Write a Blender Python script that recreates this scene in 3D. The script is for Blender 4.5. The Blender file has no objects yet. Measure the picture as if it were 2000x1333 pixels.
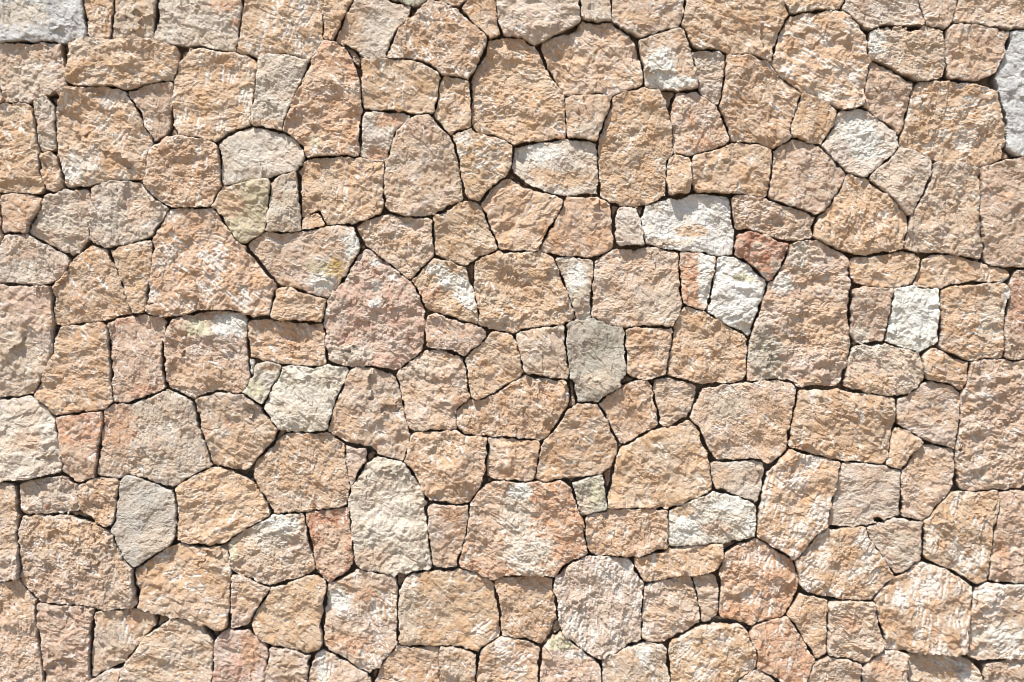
import bpy, math, random
import numpy as np

# ---------------------------------------------------------------- camera, sky, sun, exposure
scene = bpy.context.scene
C = scene.collection
S = 0.0018                 # metres per unit of the stone outlines (the wall face is about 3.6 m wide in view)
ZC = 1.65                  # height of the middle of the view above the ground
OX, OY = 1000.0, 666.5

cam_data = bpy.data.cameras.new('camera')
cam = bpy.data.objects.new('camera', cam_data)
C.objects.link(cam)
cam.location = (0, -4.0, ZC)
cam.rotation_euler = (math.radians(90), 0, 0)
cam_data.sensor_width = 36
cam_data.lens = 36 * 4.0 / (2000 * S)
cam_data.clip_end = 500
scene.camera = cam

SUN_EL, SUN_AZ = 60.0, 34.0      # elevation; angle to the left of the wall's own facing direction
world = bpy.data.worlds.new('World')
scene.world = world
world.use_nodes = True
nt = world.node_tree
sky = nt.nodes.new('ShaderNodeTexSky')
sky.sky_type = 'NISHITA'
sky.sun_disc = False
sky.sun_elevation = math.radians(SUN_EL)
sky.sun_rotation = math.radians(180 + SUN_AZ)
nt.links.new(sky.outputs[0], nt.nodes['Background'].inputs[0])
nt.nodes['Background'].inputs[1].default_value = 0.11

sun_data = bpy.data.lights.new('sun', 'SUN')
sun_data.energy = 5.0
sun_data.angle = math.radians(0.5)
sun_data.color = (1.0, 0.96, 0.905)
sun = bpy.data.objects.new('sun', sun_data)
C.objects.link(sun)
from mathutils import Vector
el, az = math.radians(SUN_EL), math.radians(SUN_AZ)
to_sun = Vector((-math.cos(el) * math.sin(az), -math.cos(el) * math.cos(az), math.sin(el)))
sun.rotation_euler = to_sun.to_track_quat('Z', 'Y').to_euler()
sun.location = to_sun * 20

scene.cycles.filter_width = 1.0
scene.view_settings.view_transform = 'Standard'
scene.view_settings.look = 'None'
scene.view_settings.gamma = 1
scene.view_settings.use_curve_mapping = False
scene.view_settings.exposure = 0.68

# ---------------------------------------------------------------- noise (numpy)
_r = np.random.RandomState(7)
PERM = _r.permutation(4096)
PERM = np.concatenate([PERM, PERM])
GA = _r.rand(4096) * 2 * np.pi
GX, GY = np.cos(GA), np.sin(GA)
RV = _r.rand(5, 4096)

def hsh(i, j):
    return PERM[(PERM[i & 4095] + j) & 4095]

def perlin(x, y):
    i = np.floor(x).astype(np.int64); j = np.floor(y).astype(np.int64)
    fx = x - i; fy = y - j
    u = fx * fx * fx * (fx * (fx * 6 - 15) + 10); v = fy * fy * fy * (fy * (fy * 6 - 15) + 10)
    def g(a, b):
        h = hsh(i + a, j + b)
        return GX[h] * (fx - a) + GY[h] * (fy - b)
    a = g(0, 0); b = g(1, 0); c = g(0, 1); d = g(1, 1)
    return (a + (b - a) * u + (c - a) * v + (a - b - c + d) * u * v) * 1.5

def fbm(x, y, n=3, gain=0.5):
    s = 0; a = 1.0
    for k in range(n):
        s = s + a * perlin(x + 17.3 * k, y - 9.1 * k); x = x * 2.03; y = y * 2.03; a *= gain
    return s

def flakes(x, y, tilt=0.5, q=1.0):
    """broken rock: bowl-shaped flake scars, each tilted its own way, meeting in sharp ridges"""
    i = np.floor(x).astype(np.int64); j = np.floor(y).astype(np.int64)
    best = np.full(x.shape, 1e9)
    for a in (-1, 0, 1):
        for b in (-1, 0, 1):
            h = hsh(i + a, j + b)
            dx = x - (i + a + RV[0][h]); dy = y - (j + b + RV[1][h])
            z = (RV[2][h] - .5) * .5 + (RV[3][h] - .5) * 2 * tilt * dx + (RV[4][h] - .5) * 2 * tilt * dy + q * (dx * dx + dy * dy)
            best = np.minimum(best, z)
    return best

def smooth(a, b, x):
    t = np.clip((x - a) / (b - a), 0, 1)
    return t * t * (3 - 2 * t)

def srgb(*c):
    c = np.array(c) / 255.0
    return np.where(c <= 0.04045, c / 12.92, ((c + 0.055) / 1.055) ** 2.4)

# surface colours (sRGB values of the stone itself)
PAL = {k: srgb(*v) for k, v in {
    'T': (193, 165, 137), 'P': (191, 168, 146), 'B': (191, 175, 156), 'G': (195, 184, 168), 'W': (212, 210, 201),
    'K': (171, 163, 147), 'O': (190, 154, 126), 'R': (182, 142, 118), 'Y': (186, 173, 146), 'M': (184, 159, 138),
    'L': (190, 188, 183), 'Z': (194, 188, 160), 'Q': (188, 160, 104), 'V': (207, 197, 181), 'S': (195, 170, 152),
    'J': (186, 178, 164), 'H': (196, 178, 161), 'N': (190, 156, 128), 'c': (160, 134, 112)}.items()}
SECOND = {'T': (srgb(191, 156, 122), srgb(192, 172, 150)), 'P': (srgb(188, 158, 130), srgb(189, 172, 158)),
          'B': (srgb(186, 160, 140), srgb(187, 176, 164)), 'G': (srgb(192, 174, 154), srgb(198, 190, 177)),
          'W': (srgb(200, 193, 180), srgb(220, 219, 213)), 'L': (srgb(170, 169, 168), srgb(198, 199, 197)),
          'K': (srgb(176, 162, 145), srgb(168, 164, 148)), 'O': (srgb(187, 146, 116), srgb(190, 162, 140)),
          'R': (srgb(174, 126, 100), srgb(190, 162, 143)), 'S': (srgb(190, 154, 135), srgb(199, 184, 172)),
          'V': (srgb(194, 179, 160), srgb(213, 206, 195)), 'N': (srgb(189, 147, 116), srgb(190, 167, 145)),
          'Y': (srgb(187, 160, 131), srgb(186, 176, 140)), 'J': (srgb(180, 166, 150), srgb(178, 174, 165))}
CHALK = srgb(222, 220, 214)

# ---------------------------------------------------------------- materials
def new_mat(name):
    m = bpy.data.materials.new(name); m.use_nodes = True
    t = m.node_tree; b = t.nodes['Principled BSDF']
    return m, t, b

def stone_material():
    m, t, b = new_mat('rough_stone')
    N = t.nodes; L = t.links
    at = N.new('ShaderNodeAttribute'); at.attribute_name = 'tint'
    geo = N.new('ShaderNodeNewGeometry')
    n1 = N.new('ShaderNodeTexNoise'); n1.inputs['Scale'].default_value = 120; n1.inputs['Detail'].default_value = 5; n1.inputs['Roughness'].default_value = .78
    n2 = N.new('ShaderNodeTexNoise'); n2.inputs['Scale'].default_value = 260; n2.inputs['Detail'].default_value = 3; n2.inputs['Roughness'].default_value = .7
    n3 = N.new('ShaderNodeTexVoronoi'); n3.inputs['Scale'].default_value = 170
    for n in (n1, n2, n3): L.new(geo.outputs['Position'], n.inputs['Vector'])
    r1 = N.new('ShaderNodeMapRange'); r1.inputs[1].default_value = .3; r1.inputs[2].default_value = .7; r1.inputs[3].default_value = .86; r1.inputs[4].default_value = 1.12
    L.new(n1.outputs[0], r1.inputs[0])
    r2 = N.new('ShaderNodeMapRange'); r2.inputs[1].default_value = .3; r2.inputs[2].default_value = .7; r2.inputs[3].default_value = .86; r2.inputs[4].default_value = 1.12
    L.new(n2.outputs[0], r2.inputs[0])
    mu = N.new('ShaderNodeMath'); mu.operation = 'MULTIPLY'; L.new(r1.outputs[0], mu.inputs[0]); L.new(r2.outputs[0], mu.inputs[1])
    vm = N.new('ShaderNodeVectorMath'); vm.operation = 'SCALE'; L.new(at.outputs['Color'], vm.inputs[0]); L.new(mu.outputs[0], vm.inputs['Scale'])
    L.new(vm.outputs[0], b.inputs['Base Color'])
    b.inputs['Roughness'].default_value = .95
    b.inputs['Specular IOR Level'].default_value = .2
    b1 = N.new('ShaderNodeBump'); b1.inputs['Distance'].default_value = .006; b1.inputs['Strength'].default_value = .7
    b2 = N.new('ShaderNodeBump'); b2.inputs['Distance'].default_value = .0055; b2.inputs['Strength'].default_value = 1.0
    L.new(n1.outputs[0], b1.inputs['Height']); L.new(n2.outputs[0], b2.inputs['Height'])
    L.new(b1.outputs[0], b2.inputs['Normal']); L.new(b2.outputs[0], b.inputs['Normal'])
    return m

def plain_material(name, c1, c2, scale):
    m, t, b = new_mat(name)
    n = t.nodes.new('ShaderNodeTexNoise'); n.inputs['Scale'].default_value = scale; n.inputs['Detail'].default_value = 6
    g = t.nodes.new('ShaderNodeNewGeometry'); t.links.new(g.outputs['Position'], n.inputs['Vector'])
    r = t.nodes.new('ShaderNodeValToRGB')
    r.color_ramp.elements[0].position = .35; r.color_ramp.elements[1].position = .65
    r.color_ramp.elements[0].color = (*c1, 1); r.color_ramp.elements[1].color = (*c2, 1)
    t.links.new(n.outputs[0], r.inputs[0]); t.links.new(r.outputs[0], b.inputs['Base Color'])
    bp = t.nodes.new('ShaderNodeBump'); bp.inputs['Distance'].default_value = .01; t.links.new(n.outputs[0], bp.inputs['Height'])
    t.links.new(bp.outputs[0], b.inputs['Normal']); b.inputs['Roughness'].default_value = .95
    return m

MS = stone_material()
MM = plain_material('joint_mortar', (.24, .175, .12), (.38, .29, .21), 60)
MG = plain_material('gravelly_earth', (.22, .17, .12), (.34, .27, .20), 9)

# ---------------------------------------------------------------- outlines of the stones, one line each:
# colour roughness scratches scratch-angle | outline | patches of other colour | what sets it apart
DATA = '''
L .7 0 0|-35,-40 163,-40 164,8 169,40 170,72 140,83 60,84 0,82 -35,82|G 40 30 60 25|bluish white stone, biggest pale stone of the top left corner
T .9 .2 70|165,-35 224,-35 222,20 219,50 216,76 182,77 172,52 166,20||
P .9 .3 60|225,-35 307,-35 308,20 303,50 299,74 281,80 245,75 219,78 217,60 222,30||
G .8 0 0|310,-35 470,-35 474,10 468,50 463,90 460,101 430,98 400,93 350,86 302,80 303,60 309,25|O 440 10 28 18;R 460 45 9 8;B 400 80 50 20|grey stone with a rusty top right corner, in the top row
T 1.1 2.2 75|480,-35 633,-35 631,50 628,80 617,110 605,118 590,118 570,109 560,107 500,110 462,103 464,90 470,50 476,10||
P 1 .8 30|2,90 20,84 60,86 105,84 124,92 126,115 130,140 132,168 110,182 70,197 30,203 12,198 4,170 -4,130|B 60 150 50 40|
T 1.1 1.2 -35|150,76 172,80 215,80 240,78 262,84 300,81 320,88 345,96 352,105 350,120 344,145 340,158 305,163 275,171 250,176 215,170 175,172 145,168 136,160 135,140 133,115 135,88|B 160 90 40 20|
T 1.1 1.5 80|370,95 400,93 425,100 465,104 490,113 500,122 501,150 498,190 494,215 488,245 470,258 435,277 400,272 350,262 342,250 338,225 340,190 345,155 355,120 362,105||
G .65 0 0|509,112 540,108 570,110 590,115 606,122 604,135 595,150 585,175 575,195 565,218 556,245 549,258 530,252 495,243 490,225 495,200 500,170 505,150 508,130|T 520 245 35 10|pale grey slab standing upright with a tan foot
T 1.1 .8 -45|630,82 640,83 660,88 672,97 690,115 700,130 703,150 705,175 707,215 706,260 704,285 702,300 690,307 660,303 625,306 600,307 597,295 588,278 565,262 555,252 556,235 570,210 578,190 590,160 605,125 618,100|R 650 90 20 6;O 690 130 14 22;Y 615 280 12 18|
M .8 .7 -30|250,183 285,168 320,160 339,163 337,185 335,215 333,255 325,268 306,276 293,263 283,245 275,218|R 325 165 12 5|
T 1 1.6 65|118,183 140,175 185,172 205,169 220,173 240,177 250,188 262,205 275,222 283,250 295,265 296,280 290,300 287,325 285,348 270,350 240,350 205,355 180,362 150,367 130,363 127,340 122,310 114,280 111,250 112,220 116,200|G 155 330 42 28|
B .7 0 0|70,195 95,193 104,205 108,220 109,250 111,280 108,292 85,298 80,285 78,265 73,240 68,215||
T 1.1 1.2 -60|-35,207 0,207 40,203 55,205 66,215 72,245 76,275 80,300 81,330 85,350 92,370 80,378 50,376 0,375 -35,375||
T 1 .4 -60|84,303 100,299 112,310 120,335 125,350 125,368 112,377 98,370 90,355 84,335 82,318||
T 1 0 0|-35,165 2,172 10,200 -4,204 -35,204||
T 1.1 1.3 85|320,267 345,268 375,272 400,276 425,285 430,300 431,330 434,350 432,370 420,395 408,404 375,404 345,407 325,398 310,388 290,372 285,355 288,330 292,300 305,285|B 300 280 12 14|
G .4 0 0|440,262 470,252 500,251 530,255 555,262 575,275 592,293 595,310 592,325 570,335 540,340 515,350 480,352 440,362 435,350 434,325 430,290 432,272||smooth light grey stone, flat faced, right of the tan stone with upright scratches
Y .9 .4 -60|425,380 450,365 490,356 525,352 528,365 526,395 520,430 517,450 500,466 470,479 460,470 445,445 432,420 418,405 421,395|Y 495 400 35 45;T 450 400 30 30|yellow green tinged stone tapering downwards
B .6 0 0|540,352 555,345 575,340 582,345 585,365 588,390 588,430 585,452 560,455 530,452 523,450 525,425 530,380 532,365||
T 1.1 .9 80|592,315 620,309 650,310 680,307 710,312 745,318 750,330 750,370 750,400 742,418 715,428 690,437 665,437 640,440 635,427 625,411 608,416 591,423 588,390 586,350 584,330||
T 1 .2 60|591,428 610,421 622,416 629,427 636,441 615,448 592,449||
G .5 0 0|715,222 722,217 750,219 785,221 800,227 790,238 778,250 768,270 762,295 757,312 735,315 706,305 705,280 706,250 707,230|O 760 235 28 14;O 735 300 22 12|
P .8 .1 40|790,240 810,232 835,227 850,240 870,262 885,280 892,305 897,330 900,350 902,375 903,390 880,403 850,415 820,423 790,422 770,415 757,405 752,380 752,340 757,310 766,280 776,255|M 820 250 40 25|
T 1 .7 85|703,118 730,118 770,118 800,120 835,130 852,143 860,155 857,180 853,205 847,220 820,224 795,219 760,216 730,218 712,210 708,190 708,165 705,140||
T 1.1 .5 15|860,160 875,153 900,155 915,165 919,180 920,210 921,235 915,255 895,262 875,262 860,245 852,232 852,210 857,185||
B .35 0 0|700,-35 745,-35 750,-5 770,5 790,10 803,20 800,32 780,55 765,80 757,100 752,112 735,118 715,112 700,102 670,88 653,78 668,45 680,20 693,0|T 675 60 35 50;G 740 70 35 40|
T 1 .4 60|636,-35 700,-35 692,5 675,35 665,60 650,80 632,72 631,50 634,20||
T 1.15 1.6 -65|845,3 870,8 895,25 912,36 930,55 952,75 950,92 945,100 930,130 915,155 905,155 875,147 862,145 832,125 800,116 760,114 758,104 762,92 775,65 795,42 822,15||
K .5 0 0|750,-35 838,-35 832,5 815,11 790,8 760,0||
T .8 0 0|835,-35 925,-35 922,0 905,10 885,12 860,5 845,0||
T .9 0 0|905,10 925,-35 965,-35 968,10 972,40 977,65 968,75 950,73 935,60 915,38 905,25||
B 1.1 .5 40|966,-35 1130,-35 1131,10 1135,38 1120,55 1090,68 1065,78 1045,88 1030,86 1015,74 1000,73 985,70 975,55 972,30||
B .8 0 0|1131,-35 1192,-35 1192,20 1192,42 1170,45 1145,42 1135,35 1133,10||
P .8 .8 20|1193,-35 1338,-35 1334,10 1332,35 1320,55 1300,62 1270,70 1252,77 1235,68 1215,60 1198,48 1194,20|T 1250 40 45 15|
T 1.1 .7 -40|1340,-35 1520,-35 1524,0 1535,20 1540,32 1528,48 1515,80 1502,120 1490,118 1460,107 1430,110 1405,100 1385,98 1355,92 1345,78 1340,60 1332,50 1338,15||
T .9 .2 0|1525,-35 1655,-35 1648,8 1635,18 1600,23 1560,27 1542,30 1532,15 1527,0|G 1560 20 30 8|
P 1 .8 -55|1130,50 1140,42 1165,46 1180,42 1195,48 1215,62 1230,78 1243,95 1250,115 1253,140 1255,155 1248,172 1225,180 1200,190 1190,190 1180,183 1150,185 1102,186 1095,175 1080,155 1068,130 1058,105 1060,90 1080,75 1110,65 1125,60|T 1100 125 45 40|
T 1.2 1.1 -50|960,80 985,76 1015,75 1035,88 1053,105 1065,130 1080,155 1092,175 1098,190 1103,210 1105,240 1104,268 1085,273 1060,275 1030,278 1010,286 990,280 970,268 940,262 928,258 923,240 921,200 920,175 925,150 940,120 952,90|O 1095 262 14 12|
T .8 .1 0|1104,198 1125,186 1150,185 1180,186 1192,195 1190,215 1180,235 1170,260 1163,278 1140,272 1107,271 1105,240 1104,215|B 1150 255 35 20|
P 1 .4 40|1245,83 1270,72 1300,62 1325,60 1335,68 1340,90 1350,110 1357,135 1361,160 1358,175 1330,178 1290,177 1262,175 1258,155 1255,130 1250,110|W 1290 135 30 38;W 1315 163 38 12|pinkish stone with a big white patch on its face
B .9 .2 -60|1350,103 1375,103 1400,102 1415,110 1415,130 1412,160 1408,190 1402,203 1390,198 1370,185 1365,165 1362,145 1355,120||
P 1 .6 -45|1312,195 1325,183 1355,180 1370,190 1390,203 1405,220 1415,240 1420,265 1418,285 1400,292 1375,300 1345,308 1320,303 1313,290 1312,260 1308,225 1310,205|O 1365 280 28 14;O 1350 235 8 20;O 1312 215 5 20|
T 1 .6 50|1200,185 1220,180 1255,176 1288,177 1298,195 1305,220 1310,245 1313,280 1312,300 1302,320 1300,350 1300,383 1275,396 1245,406 1215,405 1190,396 1172,380 1170,350 1168,300 1172,270 1180,245 1190,215||
T .9 0 0|1305,308 1325,303 1345,310 1348,330 1346,360 1342,378 1320,384 1302,382 1300,350 1301,325||
T 1.15 1.3 -50|1420,110 1450,108 1480,117 1500,127 1520,150 1545,170 1561,188 1558,205 1543,238 1541,262 1540,278 1515,292 1500,290 1480,283 1460,282 1430,278 1422,260 1413,235 1405,210 1410,185 1413,155 1417,130||
T 1 .8 80|1360,300 1390,295 1430,282 1465,280 1490,285 1503,295 1507,310 1505,340 1500,365 1493,384 1460,381 1430,381 1390,378 1357,374 1352,355 1349,325 1350,308||
T 1.1 2.4 -25|1540,32 1570,25 1605,23 1640,25 1655,40 1670,55 1683,75 1690,95 1696,122 1692,150 1686,180 1683,205 1660,214 1640,213 1615,200 1590,190 1560,180 1530,160 1508,135 1505,125 1515,95 1525,65 1535,40||
B 1 .4 30|1655,-35 1785,-35 1790,15 1798,40 1797,52 1770,55 1740,50 1715,57 1690,61 1675,48 1655,30 1643,20 1648,5||
P .9 .1 30|1790,-35 1868,-35 1867,10 1858,40 1840,58 1808,53 1800,30 1793,5||
P .9 .3 45|1870,-35 2040,-35 2040,60 1965,60 1930,55 1890,50 1862,48 1860,35 1867,10||
P .9 .6 60|1693,75 1700,62 1720,55 1765,55 1795,55 1830,60 1840,70 1841,100 1845,130 1840,148 1815,160 1785,158 1765,148 1740,138 1715,125 1695,115 1690,95|W 1707 85 18 25|
M .9 .6 -60|1842,65 1865,50 1895,50 1925,57 1955,62 1966,68 1963,90 1955,115 1940,143 1920,152 1885,160 1860,158 1845,145 1841,120 1841,90|T 1890 110 35 35|
L .8 .2 10|1970,66 1985,62 2040,62 2040,305 1990,307 1970,295 1963,270 1968,240 1962,215 1950,180 1943,150 1955,115 1965,90||tall bluish white stone cut by the right edge near the top
M .9 0 0|1697,125 1715,123 1730,132 1750,150 1770,158 1778,168 1775,195 1770,220 1763,250 1755,265 1740,250 1720,237 1700,222 1688,210 1690,180 1692,150||
T 1.15 1.8 20|1790,163 1810,160 1845,162 1885,161 1905,170 1930,175 1945,185 1950,205 1952,240 1962,255 1960,285 1957,315 1930,324 1900,325 1850,318 1810,307 1795,302 1770,290 1755,285 1760,262 1768,235 1775,205 1783,178||
T .9 .1 0|1563,187 1580,188 1605,200 1622,212 1631,225 1627,245 1615,265 1602,283 1590,284 1565,275 1543,265 1542,250 1552,225||
G .6 0 0|1632,225 1660,217 1690,214 1705,225 1730,243 1748,258 1752,275 1748,295 1735,310 1715,325 1695,345 1680,345 1655,338 1635,322 1615,300 1605,287 1612,270 1625,250|W 1675 255 35 28;W 1690 285 30 30|greyish white six sided stone with a chalky face and a brown right rim
M 1 .2 20|1520,282 1545,275 1570,277 1600,290 1620,310 1640,330 1650,345 1640,370 1625,385 1615,403 1605,413 1588,420 1570,412 1540,403 1515,395 1502,388 1502,365 1508,330 1508,300|T 1520 350 18 35|
P 1.1 .1 0|1430,385 1445,380 1470,388 1500,393 1540,405 1565,412 1587,425 1588,440 1583,463 1560,468 1525,472 1500,463 1470,452 1445,448 1433,440 1430,415||
T 1.2 .8 -75|1650,347 1660,343 1685,352 1705,362 1730,385 1750,405 1768,425 1771,440 1765,465 1758,488 1740,493 1715,495 1690,500 1660,492 1640,487 1610,475 1587,460 1587,440 1605,420 1625,400 1640,370|W 1725 420 10 6|
B .6 0 0|1750,293 1770,292 1795,303 1815,315 1819,330 1812,350 1800,380 1788,405 1772,420 1762,412 1745,390 1720,370 1700,355 1698,345 1715,330 1735,312||
P 1 .8 -20|1822,320 1860,320 1900,327 1912,335 1908,360 1907,400 1908,440 1912,470 1914,485 1907,505 1895,503 1880,498 1845,494 1810,492 1775,488 1763,485 1766,465 1775,430 1788,405 1800,375 1812,345||
M .9 .2 60|1915,330 1940,318 1965,310 2040,308 2040,525 1970,520 1950,521 1925,513 1918,500 1915,460 1910,420 1912,370|O 1960 385 8 10;P 1940 480 30 60|
T .9 .5 10|1660,508 1690,502 1720,496 1755,493 1780,497 1797,505 1796,525 1785,550 1760,560 1730,562 1700,560 1670,550 1660,540 1657,520||
T .9 .3 60|1805,508 1830,498 1860,500 1895,510 1920,518 1945,525 1965,530 1970,540 1950,552 1900,553 1865,556 1830,562 1790,561 1787,555 1795,535 1800,520|L 1960 550 9 8|
M .9 0 0|1662,568 1690,562 1742,564 1740,590 1733,620 1728,645 1720,668 1700,672 1675,668 1663,655 1660,620 1660,590|G 1675 655 18 20|
W .8 0 0|1745,568 1775,560 1800,563 1830,565 1833,590 1834,630 1832,665 1815,675 1795,685 1770,683 1745,675 1728,663 1733,640 1738,610 1740,585||bright white squarish stone between a narrow pinkish and a tan stone, right side of the wall
T 1 1 20|1840,565 1870,557 1910,552 1955,553 1968,575 1960,590 1958,610 1952,640 1955,660 1957,685 1950,697 1920,697 1900,703 1880,702 1850,690 1838,680 1835,655 1834,620 1834,590|B 1930 620 25 45;L 1962 590 8 30|
M 1 .1 0|1985,530 2040,530 2040,703 1975,705 1960,695 1958,670 1960,640 1965,600 1970,565 1975,540|R 1985 600 20 50|
P 1.15 .4 60|1545,476 1570,473 1600,475 1625,488 1645,500 1655,510 1657,550 1657,580 1656,620 1656,650 1657,690 1655,720 1648,745 1620,756 1590,756 1560,757 1545,747 1520,741 1490,742 1462,745 1460,720 1465,680 1470,650 1480,610 1490,580 1505,550 1520,530 1530,505|K 1495 690 32 50;W 1530 555 14 20;T 1600 640 50 50;G 1560 500 16 28|tall pinkish stone with a pale green grey patch at its lower left, largest right of the centre
R 1 .2 0|1440,460 1460,453 1480,455 1505,465 1525,473 1537,480 1530,510 1520,530 1505,550 1490,540 1475,525 1455,510 1438,500 1433,485|B 1515 525 14 18;B 1475 480 10 10|red mottled stone squeezed above the white angular stone
W .7 0 0|1257,410 1285,393 1320,388 1350,382 1375,380 1400,383 1422,387 1426,410 1430,440 1433,470 1432,490 1425,500 1395,500 1360,492 1320,487 1280,480 1257,472 1255,450 1252,425|T 1350 453 34 12;B 1300 475 50 8;G 1275 405 18 12|largest bright white stone, wide, with a small tan stain at its foot
G .6 0 0|1205,410 1222,405 1240,407 1246,425 1250,440 1257,465 1255,481 1230,482 1208,478 1200,450 1199,425||small upright off white stone beside the largest white stone
T 1.05 .2 -60|1110,387 1135,383 1165,387 1185,395 1195,410 1196,440 1195,470 1193,485 1175,495 1150,503 1115,502 1085,495 1058,490 1054,483 1062,465 1080,435 1095,410||
T 1.05 .8 50|1000,355 1020,370 1050,378 1080,385 1098,395 1098,408 1085,430 1070,455 1060,475 1050,490 1020,493 985,492 975,483 968,465 955,440 947,415 942,400 950,382 970,365 985,352||
T 1 .3 -50|850,425 870,412 895,400 915,393 935,400 945,415 955,440 965,465 969,478 965,495 940,505 920,515 905,520 885,510 860,498 848,490 847,465 848,440||
P .9 .1 0|703,443 730,428 760,421 800,427 845,430 846,455 847,490 845,505 825,520 810,540 800,545 785,532 765,515 740,498 720,483 705,460 697,450||
P .9 .1 0|505,460 530,455 560,456 590,455 615,447 650,443 680,440 695,452 703,475 700,500 690,515 680,530 665,550 650,570 640,581 620,578 600,570 570,558 545,553 530,540 515,520 500,505 482,486|W 690 470 16 20;W 690 490 12 18;W 632 545 26 28;Q 655 525 18 18;Y 618 520 22 14;O 547 467 8 6|broad pinkish stone with a white and mustard yellow stained lower right corner
S 1.1 0 0|705,495 720,487 735,500 760,520 785,540 805,555 820,575 825,600 830,630 828,665 820,690 800,705 785,715 765,723 750,718 730,716 700,715 680,713 650,708 640,695 637,660 633,625 636,600 650,575 675,545 690,515|W 735 515 9 9;W 735 560 7 12;W 735 592 14 9;W 772 543 9 7;G 690 690 45 18;W 640 612 6 9|large rose pink dome shaped stone speckled with white
T .8 0 0|840,510 855,508 880,515 910,522 915,540 920,555 927,580 933,605 935,628 915,628 890,622 865,612 840,603 825,590 818,570 808,548 815,535|W 850 528 20 12;W 880 548 28 16;W 905 570 20 20;W 918 592 12 16;O 835 575 22 12;R 855 567 5 5|wedge stone with a white diagonal cleavage face over orange brown
T 1 .9 -60|935,500 960,495 1000,492 1040,492 1065,497 1080,510 1090,530 1100,560 1110,590 1120,610 1115,625 1090,635 1055,640 1020,647 995,648 965,643 937,635 935,610 930,580 925,550 923,520|B 980 630 45 10|
B .6 0 0|1088,505 1110,502 1140,504 1160,512 1158,540 1155,570 1153,600 1152,622 1130,624 1122,610 1118,590 1108,560 1098,535 1090,520|W 1125 540 18 35;Y 1118 588 6 12|narrow whitish wedge stone with a yellow speck on its left side
P .9 0 0|1165,510 1185,495 1220,487 1250,485 1270,484 1300,492 1325,497 1326,530 1327,560 1330,595 1325,625 1310,638 1280,636 1250,635 1215,637 1195,635 1175,625 1155,615 1155,580 1158,550 1162,530|B 1290 600 45 35|
O .8 0 0|1328,495 1350,493 1380,495 1397,502 1395,520 1390,550 1385,580 1375,605 1360,603 1335,592 1330,570 1327,540 1326,515|W 1380 510 18 22;W 1375 545 13 40;W 1372 580 10 18|narrow stone, orange on its left half and white on its right
W .9 0 0|1400,505 1425,500 1450,510 1470,525 1490,545 1497,560 1490,585 1478,610 1470,630 1463,656 1450,645 1425,635 1400,620 1382,608 1385,590 1390,560 1397,530|Z 1447 541 16 10;Z 1465 545 10 6|angular white stone with a pale yellow stain, below the red stone
T 1.05 .6 -60|1325,615 1337,602 1360,603 1378,615 1400,628 1430,643 1455,655 1457,680 1455,715 1452,740 1430,745 1400,750 1375,748 1350,742 1325,735 1302,730 1305,705 1310,675 1315,640||
T 1 1 85|1225,645 1250,640 1290,641 1316,643 1312,670 1305,700 1300,730 1280,738 1235,740 1225,725 1222,690 1222,665||
K .6 0 0|1108,632 1130,628 1155,622 1175,632 1195,638 1217,645 1220,680 1223,710 1220,740 1215,760 1190,770 1165,783 1130,787 1120,765 1113,730 1107,700 1104,665|B 1170 745 40 20|olive grey stone, taller than wide, at the centre of the wall
P 1 .5 85|1015,645 1040,640 1075,638 1103,640 1103,670 1107,700 1110,737 1085,740 1060,738 1035,733 1022,720 1015,690 1010,670 1010,655||
T 1 1 55|945,662 960,650 985,650 1000,658 1010,680 1018,700 1020,725 1010,742 985,755 955,775 925,783 920,765 917,735 912,700 915,690 930,675||
P .9 .2 0|835,618 855,615 885,625 915,635 945,645 953,655 948,668 930,683 910,694 890,688 860,680 835,678 831,650||
P .95 .3 20|800,710 825,690 850,685 880,687 900,700 907,720 912,745 915,770 912,785 895,800 890,820 890,838 860,841 830,843 805,838 795,820 790,790 782,755 777,730 785,720|B 820 720 30 28;O 900 785 14 16|
T 1.05 .9 -60|487,632 510,625 545,630 590,628 630,634 635,650 636,685 636,708 620,717 590,713 560,708 520,703 487,698 485,670||
T .8 0 0|537,570 560,563 575,566 600,575 630,583 640,592 635,615 628,630 600,631 560,627 535,622 530,605 535,585|O 555 567 14 4;R 590 628 35 4|
T 1.2 1.6 -40|330,415 350,408 385,412 420,410 435,430 455,455 475,480 495,500 515,530 535,550 540,570 535,590 530,612 500,617 470,610 440,605 400,605 370,612 325,617 292,610 293,585 295,560 300,530 303,500 305,470 315,440 325,425||very large tan stone left of the centre, wider at its foot
T .7 0 0|217,490 250,480 285,472 300,475 300,500 300,520 295,550 292,575 288,600 280,612 262,612 255,590 248,570 240,545 233,520||
T 1.15 1.2 -50|140,510 155,500 180,485 200,480 213,490 222,515 232,540 240,560 250,585 258,610 240,615 210,622 170,630 120,635 108,625 107,590 107,560 120,545 130,530||
B .9 .2 30|185,370 215,357 240,357 275,360 285,370 305,390 330,410 328,422 312,445 300,460 280,470 240,480 210,487 190,478 178,465 176,440 180,410 182,385|P 270 410 40 30;G 220 420 30 40|
B .9 0 0|95,385 125,375 160,370 178,378 181,395 178,430 176,460 160,480 148,500 125,490 95,475 60,455 58,445 70,425 85,405|G 110 430 35 25|
T .8 0 0|8,385 30,380 60,383 85,390 85,405 70,425 58,445 50,458 30,458 10,452 8,430 5,405||
O .9 0 0|-35,380 2,380 6,400 6,440 8,460 0,498 -35,500||
B 1.1 0 0|10,470 25,457 50,458 80,475 110,490 137,505 137,520 125,540 100,555 60,557 20,555 0,550 -10,530 0,500|P 50 480 35 20;G 40 530 40 20|
P 1.1 .3 0|-35,562 20,558 60,561 100,560 106,570 107,620 106,650 108,680 98,705 85,735 70,765 45,772 0,776 -35,776|S 60 580 50 30;B 40 700 40 60|
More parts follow.
